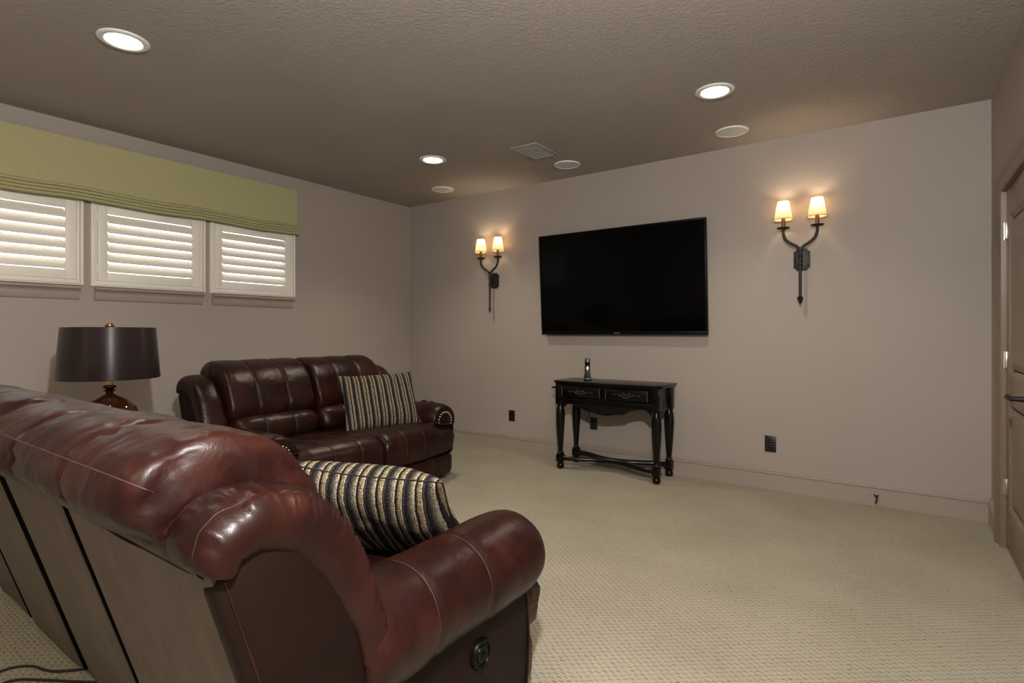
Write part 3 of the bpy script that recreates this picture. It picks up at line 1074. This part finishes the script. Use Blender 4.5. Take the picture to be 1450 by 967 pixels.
# ------------------------------------------------------------------ end table and lamp
def end_table():
    t = empty('end_table', (0.93, -3.385, 0))
    tag(t, 'dark wood end table in the corner between the sofas carrying the lamp', 'table')
    MB().box(-0.25, 0.25, -0.25, 0.25, 0.555, 0.585, 0.006).build('table_top', M['darkwood'], t)
    MB().box(-0.22, 0.22, -0.22, 0.22, 0.49, 0.555, 0.003).build('apron', M['darkwood'], t)
    MB().box(-0.215, 0.215, -0.215, 0.215, 0.16, 0.18, 0.003).build('shelf', M['darkwood'], t)
    for sx in (-1, 1):
        for sy in (-1, 1):
            MB().lathe([(0.014, 0), (0.022, 0.05), (0.018, 0.12), (0.026, 0.17), (0.022, 0.3), (0.03, 0.44), (0.03, 0.5)], 14, (sx * 0.205, sy * 0.205, 0)).build('leg', M['darkwood'], t)
end_table()

def table_lamp():
    t = empty('table_lamp', (0.93, -3.385, 0.585))
    tag(t, 'amber glass table lamp with a wide dark satin drum shade', 'lamp')
    z = lambda q: q - 0.585
    MB().lathe([(0.075, 0.0), (0.085, 0.008), (0.085, 0.02), (0.06, 0.026)], 36).build('base', M['gold'], t)
    MB().lathe([(0.055, 0.026), (0.10, 0.05), (0.142, 0.10), (0.150, 0.145), (0.135, 0.195), (0.095, 0.238), (0.045, 0.262), (0.022, 0.275), (0.018, 0.290)], 48).build('glass_body', M['amber'], t, angle=80)
    MB().lathe([(0.012, 0.02), (0.012, 0.29)], 12).build('stem', M['copper'], t)
    MB().lathe([(0.016, 0.288), (0.030, 0.293), (0.032, 0.299), (0.018, 0.305), (0.030, 0.311), (0.036, 0.318), (0.030, 0.325), (0.017, 0.331)], 32).build('neck_rings', M['amber'], t, angle=80)
    MB().lathe([(0.017, 0.330), (0.017, 0.400), (0.012, 0.404), (0.012, 0.43)], 24).build('socket', M['gold'], t)
    MB().lathe([(0.012, 0.43), (0.028, 0.47), (0.030, 0.50), (0.018, 0.535), (0.002, 0.54)], 20).build('bulb', M['white'], t)
    h0, h1 = z(0.955), z(1.262)
    sh = MB()
    sh.lathe([(0.258, h0), (0.2605, h0 + 0.004), (0.2365, h1 - 0.004), (0.234, h1), (0.231, h1), (0.2335, h1 - 0.004), (0.2575, h0 + 0.004), (0.2555, h0)], 72, caps=False)
    vr = sh.bm
    s = sh.build('lamp_shade', M['satin'], t, angle=60)
    sp = MB()
    for k in range(3):
        a = 2 * PI * k / 3 + 0.3
        sp.tube([(0, 0, h1 - 0.012), (0.233 * math.cos(a), 0.233 * math.sin(a), h1 - 0.006)], 0.002, 6)
    for sx in (-1, 1):
        sp.tube(spline([(0.012 * sx, 0, 0.41), (0.06 * sx, 0, 0.47), (0.06 * sx, 0, 0.58), (0.0, 0, h1 - 0.006)], 18), 0.0018, 6)
    sp.build('harp', M['gold'], s)
    MB().lathe([(0.006, h1 - 0.014), (0.010, h1 - 0.008), (0.018, h1 - 0.003), (0.023, h1 + 0.006), (0.023, h1 + 0.014), (0.016, h1 + 0.024), (0.004, h1 + 0.029)], 20).build('finial', M['copper'], t, angle=80)
table_lamp()

# ------------------------------------------------------------------ television
def television():
    zc0, zc1 = 1.213, 2.177
    Hh = zc1 - zc0
    t = empty('television', (2.731, -0.060, zc0))
    tag(t, 'large black flat-screen television mounted on the back wall', 'television')
    tilt = math.atan2(0.060, Hh)
    t.rotation_euler = (tilt, 0, 0)
    hw = 0.803
    body = MB()
    body.box(-hw, hw, -0.012, 0.030, 0, Hh, 0.005)
    body.box(-hw + 0.25, hw - 0.25, 0.028, 0.046, 0.02, Hh - 0.3, 0.008)
    body.build('casing', M['bezel'], t)
    b = MB()
    w = 0.020
    b.box(-hw + 0.001, hw - 0.001, -0.019, -0.010, 0.001, 0.030, 0.003).box(-hw + 0.001, hw - 0.001, -0.019, -0.010, Hh - w, Hh - 0.001, 0.003)
    b.box(-hw + 0.001, -hw + w, -0.019, -0.010, 0.028, Hh - w + 0.002, 0.003).box(hw - w, hw - 0.001, -0.019, -0.010, 0.028, Hh - w + 0.002, 0.003)
    b.build('bezel', M['bezel'], t)
    MB().box(-hw + w - 0.002, hw - w + 0.002, -0.0145, -0.010, 0.028, Hh - w + 0.002).build('screen', M['screen'], t)
    MB().box(-0.026, 0.026, -0.0200, -0.0185, 0.011, 0.018, 0.0006).build('logo_plate', M['silver'], t)
television()
mnt = MB().box(2.50, 2.96, -0.035, 0.0, 1.50, 1.90, 0.004)
tag(mnt.build('wall_mount', M['iron']), 'dark steel wall mount behind the television', 'bracket')

# ------------------------------------------------------------------ console table
def console():
    t = empty('console_table', (2.762, -0.222, 0))
    tag(t, 'ornate black lacquered console table with two drawers under the television', 'table')
    LX, LYF, LYB = 0.450, -0.148, 0.150
    # serpentine top
    def outline(e, n=24):
        pts = []
        for i in range(n + 1):
            x = -0.455 + 0.91 * i / n
            y = -0.195 - e - 0.022 * (0.5 + 0.5 * math.cos(x / 0.455 * PI))
            pts.append((x * (1 + e / 0.455), y))
        pts += [(0.490 + e, -0.165 - e * 0.5), (0.490 + e, 0.185), (-0.490 - e, 0.185), (-0.490 - e, -0.165 - e * 0.5)]
        return pts
    mb = MB()
    mb.prism(outline(0.018), 0.784, 0.800, 'Z', 0.004)
    mb.prism(outline(0.006), 0.770, 0.785, 'Z', 0.004)
    mb.build('table_top', M['lacquer'], t, angle=30)
    # frieze box
    fr = MB()
    fr.prism([(x * 0.955, y * 0.93 + 0.004) for x, y in outline(-0.012)], 0.640, 0.771, 'Z')
    fr.build('frieze', M['lacquer'], t, angle=30)
    # scalloped apron, front and sides
    ap = MB()
    n = 48
    def low(x):
        q = abs(x) / 0.41
        return 0.520 + 0.075 * (0.5 - 0.5 * math.cos(PI * min(1, q * 1.15))) - 0.014 * math.exp(-((q - 0.42) / 0.1) ** 2) - 0.045 * max(0, (q - 0.88) / 0.12)
    poly = [(-0.415 + 0.83 * i / n, low(-0.415 + 0.83 * i / n)) for i in range(n + 1)] + [(0.415, 0.645), (-0.415, 0.645)]
    ap.prism(poly, -0.180, -0.160, 'Y', 0.002)
    for sx in (-1, 1):
        a, b = sorted((sx * 0.462, sx * 0.444))
        pl = [(-0.12 + 0.24 * i / 16, 0.590 - 0.022 * math.sin(PI * i / 16) ** 2) for i in range(17)] + [(0.12, 0.645), (-0.12, 0.645)]
        ap.prism(pl, a, b, 'X', 0.002)
    ap.prism([(-0.41, 0.6), (0.41, 0.6), (0.41, 0.645), (-0.41, 0.645)], 0.155, 0.170, 'Y')
    ap.build('apron', M['lacquer'], t, angle=30)
    mo = MB()
    mo.tube([(p[0], -0.184, p[1] + 0.006) for p in poly[:n + 1]], 0.006, 8)
    mo.box(-0.425, 0.425, -0.192, -0.170, 0.640, 0.650, 0.003)
    mo.build('moulding', M['lacquer'], t)
    MB().box(-0.545, -0.465, -0.150, -0.010, 0.722, 0.738, 0.005).build('side_ledge', M['lacquer'], t)
    # drawers with carved scrolls
    for sx in (-1, 1):
        c = sx * 0.213
        d = MB()
        d.box(c - 0.182, c + 0.182, -0.210, -0.150, 0.664, 0.758, 0.004)
        ring = MB()
        d.box(c - 0.170, c + 0.170, -0.2135, -0.20, 0.672, 0.750, 0.003)
        dr = d.build('drawer', M['lacquer'], t)
        cv = MB()
        y = -0.214
        for s in (-1, 1):
            for k, (dx, dz, rr) in enumerate(((0.012, 0.0, 0.010), (0.030, 0.008, 0.009), (0.046, -0.006, 0.008), (0.062, 0.004, 0.006), (0.090, 0.002, 0.0045), (0.112, 0.0, 0.004))):
                pts = []
                for q in range(11):
                    a = q / 10 * 1.55 * PI + (0 if s > 0 else 0.2) + k
                    r = rr * (1 - 0.6 * q / 10)
                    pts.append((c + s * dx + s * r * math.cos(a) * 1.3, y - 0.001, 0.711 + dz + r * math.sin(a)))
                cv.tube(pts, 0.0024, 6)
        cv.tube(spline([(c - 0.05, y, 0.704), (c - 0.02, y - 0.002, 0.694), (c, y - 0.003, 0.690), (c + 0.02, y - 0.002, 0.694), (c + 0.05, y, 0.704)], 14), 0.0026, 6)
        tag(cv.build('carving', M['carving'], dr), 'worn pewter scroll carving')
        for e in (-1, 1):
            b = MB()
            b.tube(spline([(c + e * 0.186, -0.212, 0.752), (c + e * 0.182, -0.214, 0.72), (c + e * 0.187, -0.214, 0.69), (c + e * 0.182, -0.212, 0.668)], 12), 0.003, 6)
            tag(b.build('bracket_carving', M['carving'], dr), 'worn pewter edge carving')
    # turned legs: block, fluted vase shaft, collar, block and ball foot
    prof = [(0.016, 0.0), (0.030, 0.010), (0.034, 0.028), (0.030, 0.046), (0.020, 0.056), (0.030, 0.060), (0.030, 0.066)]
    shaft = [(0.022, 0.128), (0.032, 0.134), (0.033, 0.144), (0.022, 0.152), (0.021, 0.165), (0.024, 0.20), (0.031, 0.29), (0.038, 0.39), (0.0415, 0.46), (0.040, 0.515), (0.033, 0.555), (0.026, 0.572), (0.036, 0.580), (0.036, 0.590)]
    first = None
    for sx in (-1, 1):
        for y in (LYF, LYB):
            if first is None:
                mb = MB()
                mb.lathe(prof, 24)
                mb.box(-0.031, 0.031, -0.031, 0.031, 0.064, 0.130, 0.005)
                rings = []
                sp = spline([(r, 0, z) for r, z in shaft], 46)
                for q in sp:
                    ring = []
                    for k in range(48):
                        a = 2 * PI * k / 48
                        fl_ = 1 - (0.07 * (0.5 + 0.5 * math.cos(12 * a)) if 0.19 < q.z < 0.535 else 0)
                        ring.append(Vector((q.x * fl_ * math.cos(a), q.x * fl_ * math.sin(a), q.z)))
                    rings.append(ring)
                mb.loft(rings, True, True)
                mb.box(-0.034, 0.034, -0.034, 0.034, 0.588, 0.772, 0.004)
                first = mb.build('leg', M['lacquer'], t, angle=35)
                first.location = (sx * LX, y, 0)
            else:
                share(first, 'leg', t, (sx * LX, y, 0))
    # two curved stretchers that meet in the middle
    for s, y in ((1, LYF), (-1, LYB)):
        st = MB()
        path = spline([(-LX, y, 0.098), (-LX * 0.72, y + s * 0.020, 0.098), (-LX * 0.3, y + s * 0.105, 0.098), (0, y + s * 0.128, 0.098), (LX * 0.3, y + s * 0.105, 0.098), (LX * 0.72, y + s * 0.020, 0.098), (LX, y, 0.098)], 40)
        rings = []
        for i, p in enumerate(path):
            tg = (path[min(39, i + 1)] - path[max(0, i - 1)]).normalized()
            nr = Vector((-tg.y, tg.x, 0))
            rings.append([p + nr * a + Vector((0, 0, b)) for a, b in ((-0.021, -0.016), (0.021, -0.016), (0.023, 0.0), (0.018, 0.014), (0.010, 0.020), (-0.010, 0.020), (-0.018, 0.014), (-0.023, 0.0))])
        st.loft(rings, True, True)
        st.build('stretcher', M['lacquer'], t, angle=35)
console()

def phone():
    t = empty('cordless_phone', (2.515, -0.235, 0.800))
    t.rotation_euler = (0, 0, 0.45)
    tag(t, 'black cordless phone standing in its charging cradle on the console table', 'phone')
    cr = MB()
    cr.prism([(-0.034, -0.035), (0.034, -0.035), (0.038, 0.0), (0.034, 0.04), (-0.034, 0.04), (-0.038, 0.0)], 0, 0.022, 'Z', 0.005)
    cr.box(-0.030, 0.030, -0.005, 0.034, 0.020, 0.058, 0.006)
    cr.build('cradle', M['black'], t)
    rings = []
    hs = MB()
    for z, w, d, y in ((0.022, 0.020, 0.011, 0.006), (0.03, 0.0245, 0.0135, 0.006), (0.09, 0.023, 0.012, 0.010), (0.15, 0.0245, 0.0135, 0.014), (0.185, 0.024, 0.013, 0.016), (0.198, 0.018, 0.009, 0.016)):
        ring = []
        for k in range(20):
            a = 2 * PI * k / 20
            ring.append(Vector((math.copysign(abs(math.cos(a)) ** 0.6, math.cos(a)) * w, y + math.copysign(abs(math.sin(a)) ** 0.6, math.sin(a)) * d, z)))
        rings.append(ring)
    hs.loft(rings, True, True)
    h = hs.build('handset', M['black'], t, angle=45)
    MB().box(-0.011, 0.011, -0.0065, -0.001, 0.086, 0.118, 0.002).build('key_pad', M['silver'], h)
    MB().box(-0.016, 0.016, -0.0045, 0.002, 0.135, 0.165, 0.002).build('display', M['screen'], h)
phone()

# ------------------------------------------------------------------ wall sconces
def sconce(x, label):
    t = empty('wall_sconce', (x, 0, 1.785))
    tag(t, label, 'sconce', 'twin-shade wall sconces')
    # notched back plate
    w, h, c = 0.056, 0.083, 0.020
    def plate(w, h, c):
        pts = []
        for sx, sz in ((1, 1), (-1, 1), (-1, -1), (1, -1)):
            cor = [(sx * w, sz * (h - c)), (sx * (w - 0.4 * c), sz * (h - c)), (sx * (w - c), sz * (h - 0.4 * c)), (sx * (w - c), sz * h)]
            if (sx > 0) != (sz > 0): cor.reverse()
            pts += cor
        return pts
    mb = MB()
    mb.prism(plate(w, h, c), -0.010, 0.0, 'Y', 0.002).prism(plate(w - 0.010, h - 0.010, c), -0.017, -0.009, 'Y', 0.003)
    mb.build('back_plate', M['iron'], t)
    Y = -0.088
    st = MB()
    st.lathe([(0.010, -0.285), (0.011, -0.06), (0.0105, 0.06), (0.012, 0.085)], 14, (0, Y, 0))
    st.lathe([(0.015, -0.052), (0.018, -0.045), (0.015, -0.038)], 16, (0, Y, 0))
    st.lathe([(0.015, 0.012), (0.019, 0.02), (0.015, 0.028)], 16, (0, Y, 0))
    st.tube([(0, -0.012, -0.012), (0, Y, -0.012)], 0.010, 10)
    st.lathe([(0.002, -0.345), (0.012, -0.322), (0.021, -0.300), (0.019, -0.288), (0.010, -0.280)], 4, (0, Y, 0))
    st.build('stem', M['iron'], t)
    for s in (-1, 1):
        pts = spline([(0, Y, 0.060), (s * 0.022, Y, 0.092), (s * 0.062, Y - 0.004, 0.118), (s * 0.098, Y - 0.008, 0.150), (s * 0.113, Y - 0.010, 0.195), (s * 0.113, Y - 0.010, 0.232)], 22)
        a = MB().tube(pts, 0.0105, 10).build('arm', M['iron'], t)
        cx, cy = s * 0.113, Y - 0.010
        MB().lathe([(0.010, 0.226), (0.040, 0.232), (0.046, 0.238), (0.046, 0.242), (0.030, 0.241), (0.010, 0.244)], 28, (cx, cy, 0)).build('drip_cup', M['iron'], a)
        MB().lathe([(0.0135, 0.241), (0.0135, 0.335), (0.010, 0.338)], 18, (cx, cy, 0)).build('candle_sleeve', M['bronze'], a)
        bl = MB().lathe([(0.006, 0.338), (0.011, 0.350), (0.0125, 0.362), (0.009, 0.378), (0.002, 0.392)], 14, (cx, cy, 0)).build('bulb', M['bulb'], a)
        bl.visible_shadow = True
        sh = MB()
        z0, z1, r0, r1 = 0.300, 0.442, 0.0625, 0.0375
        sh.lathe([(r0, z0), (r0 + 0.0006, z0 + 0.003), (r1 + 0.0006, z1 - 0.002), (r1, z1), (r1 - 0.0012, z1), (r0 - 0.0014, z0)], 40, (cx, cy, 0), caps=False)
        so = sh.build('lamp_shade', M['shade'], a, angle=60)
        for zz, rr in ((z0 + 0.002, r0 + 0.0008), (z1 - 0.001, r1 + 0.0008)):
            tr = MB()
            tr.tube([(cx + rr * math.cos(2 * PI * k / 32), cy + rr * math.sin(2 * PI * k / 32), zz) for k in range(32)], 0.0016, 6, closed=True)
            tr.build('shade_trim', M['bronze'], so)
        l = add_light('sconce_bulb', 'POINT', (0, 0, 0), 1.15, (1.0, 0.82, 0.58), shadow_soft_size=0.012)
        l.parent = a
        l.location = (cx, cy, 0.410)
    return t
sconce(1.288, 'black iron two-shade wall sconce left of the television')
sconce(4.217, 'black iron two-shade wall sconce right of the television')

# ------------------------------------------------------------------ ceiling fixtures
def recessed(x, y, label, energy=21):
    t = empty('recessed_light', (x, y, H))
    tag(t, label, 'ceiling light', 'round recessed ceiling lights')
    MB().lathe([(0.116, 0.0), (0.116, -0.004), (0.110, -0.008), (0.088, -0.010), (0.082, -0.006), (0.080, -0.001)], 48, caps=False).build('trim_ring', M['white'], t, angle=50)
    MB().lathe([(0.001, -0.0045), (0.060, -0.0045), (0.079, -0.003), (0.081, -0.001)], 40, caps=True).build('lens', M['bulb'], t, angle=50)
    l = add_light('downlight_beam', 'SPOT', (0, 0, 0), energy, (1.0, 0.88, 0.70), spot_size=math.radians(125), spot_blend=0.7, shadow_soft_size=0.07)
    l.parent = t
    l.location = (0, 0, -0.03)
    return t
recessed(1.551, -3.531, 'lit recessed ceiling light nearest the windows at upper left', 26)
recessed(1.499, -1.178, 'lit recessed ceiling light near the far corner left of the vent', 44)
recessed(3.881, -1.156, 'lit recessed ceiling light in front of the right wall sconce', 35)
recessed(3.881, -3.531, 'added unseen recessed ceiling light above the right arm of the foreground sofa', 9)  # invented fixture out of view, there for its light
recessed(1.551, -5.890, 'added unseen recessed ceiling light behind the foreground sofa on the window side', 54)  # rear downlight added out of view to light the sofa's back panels
recessed(3.881, -5.890, 'added unseen recessed ceiling light behind the foreground sofa on the door side', 46)  # second added rear downlight, unseen, also for the sofa back

def speaker(x, y, label):
    t = empty('ceiling_speaker', (x, y, H))
    tag(t, label, 'speaker', 'round white ceiling speakers')
    MB().lathe([(0.118, 0.0), (0.118, -0.004), (0.114, -0.008), (0.102, -0.009), (0.100, -0.005)], 48, caps=False).build('rim', M['white'], t, angle=50)
    MB().lathe([(0.001, -0.0085), (0.070, -0.008), (0.098, -0.006), (0.1005, -0.002)], 48).build('grille', M['grille'], t, angle=50)
speaker(0.897, -0.392, 'round white ceiling speaker above the left back corner')
speaker(2.386, -0.379, 'round white ceiling speaker beside the air vent')
speaker(3.797, -0.377, 'round white ceiling speaker close to the right wall sconce')

def vent():
    t = empty('air_vent', (2.345, -0.848, H))
    tag(t, 'rectangular taupe metal air vent with slats in the ceiling', 'vent')
    a, b, w = 0.128, 0.182, 0.028
    mb = MB()
    for s in (-1, 1):
        x0, x1 = sorted((s * a, s * (a - w)))
        mb.box(x0, x1, -b, b, -0.008, 0.0, 0.003)
        y0, y1 = sorted((s * b, s * (b - w)))
        mb.box(-a + w - 0.003, a - w + 0.003, y0, y1, -0.008, 0.0, 0.003)
    mb.build('frame', M['ceiling'], t)
    MB().box(-a + w - 0.002, a - w + 0.002, -b + w - 0.002, b - w + 0.002, -0.0015, 0.0).build('backing', M['black'], t)
    sl = None
    n = 8
    for k in range(n):
        y = -b + w + (2 * (b - w)) * (k + 0.5) / n
        if sl is None:
            sl = MB().box(-a + w - 0.002, a - w + 0.002, -0.0095, 0.0095, -0.0008, 0.0008).build('slat', M['grille'], t)
            sl.location = (0, y, -0.006)
            sl.rotation_euler = (0.0, 0, 0)
        else:
            share(sl, 'slat', t, (0, y, -0.006), (0.0, 0, 0))
    MB().tube([(a - w - 0.02, b - 0.012, -0.006), (a - w - 0.02, b - 0.006, -0.024)], 0.002, 6).build('damper_lever', M['silver'], t)
vent()

# ------------------------------------------------------------------ wall plates
def outlet(x, z, w, h, label, plug=False, kind='outlet'):
    t = empty('wall_outlet', (x, 0, z))
    tag(t, label, 'outlet', 'black wall outlets')
    MB().box(-w / 2, w / 2, -0.007, 0.0, -h / 2, h / 2, 0.003).build('cover_plate', M['black'], t)
    for s in (-1, 1):
        r = MB()
        r.lathe([(0.016, -0.009), (0.0165, -0.0065), (0.0165, -0.005)], 20, (0, 0, s * 0.020), 'Y')
        ro = r.build('receptacle', M['bezel'], t)
        sl = MB()
        for e in (-1, 1):
            sl.box(e * 0.006 - 0.0012, e * 0.006 + 0.0012, -0.0096, -0.0086, s * 0.020 - 0.004, s * 0.020 + 0.005)
        sl.build('slots', M['silver'], ro)
    MB().lathe([(0.0032, -0.0085), (0.0032, -0.006)], 10, (0, 0, 0), 'Y').build('screw', M['silver'], t)
    if plug:
        p = MB()
        p.box(-0.014, 0.014, -0.045, -0.009, 0.006, 0.034, 0.004)
        p.tube(spline([(-0.0, -0.043, 0.020), (-0.03, -0.055, 0.018), (-0.05, -0.05, 0.04), (-0.02, -0.06, 0.09), (0.0, -0.08, 0.17), (0.01, -0.10, 0.26)], 26), 0.0035, 8)
        p.build('plug_and_cord', M['cord'], t)
outlet(1.512, 0.361, 0.076, 0.116, 'black wall outlet between the smaller sofa and the console table')
outlet(2.462, 0.370, 0.076, 0.116, 'black wall outlet with a plug seen beneath the console table', plug=True)
outlet(3.997, 0.357, 0.082, 0.128, 'black wall outlet right of the console table')
outlet(0.245, 0.372, 0.090, 0.124, 'black wall outlet half hidden behind the arm of the smaller sofa, left one')
outlet(0.370, 0.374, 0.070, 0.116, 'black wall outlet half hidden behind the arm of the smaller sofa, right one')

def cable_stub():
    t = empty('cable_stub', (4.690, -0.020, 0.052))
    tag(t, 'small black cable connector sticking out of the baseboard', 'cable')
    MB().lathe([(0.010, 0.0), (0.010, -0.006), (0.006, -0.008), (0.005, -0.020)], 14, (0, 0, 0.018), 'Y').build('socket', M['black'], t)
    MB().tube(spline([(0, -0.018, 0.018), (0.004, -0.032, 0.012), (0.0, -0.034, -0.010), (-0.003, -0.028, -0.024)], 14), 0.005, 8).build('lead', M['black'], t)
    b = MB()
    b.tube([(0, -0.018, 0.020), (-0.014, -0.026, 0.036)], 0.004, 8).tube([(0, -0.018, 0.020), (0.014, -0.026, 0.034)], 0.004, 8)
    b.build('wings', M['black'], t)
cable_stub()

# ------------------------------------------------------------------ cords on the floor behind the foreground sofa
c1 = MB().tube(spline([(2.45, -3.90, 0.006), (2.33, -4.02, 0.006), (2.22, -4.06, 0.006), (2.17, -4.12, 0.006), (2.20, -4.22, 0.006), (2.32, -4.36, 0.006)], 40), 0.0042, 8).build('power_cord', M['cord'])
tag(c1, 'dark power cord looping on the carpet behind the foreground sofa, left one', 'cord', 'power cords behind the sofa')
c2 = MB().tube(spline([(2.62, -3.90, 0.006), (2.46, -4.00, 0.006), (2.36, -4.06, 0.006), (2.27, -4.13, 0.006), (2.30, -4.22, 0.006), (2.42, -4.34, 0.006)], 40), 0.0042, 8).build('power_cord', M['cord'])
tag(c2, 'dark power cord running out from under the foreground sofa, right one', 'cord', 'power cords behind the sofa')
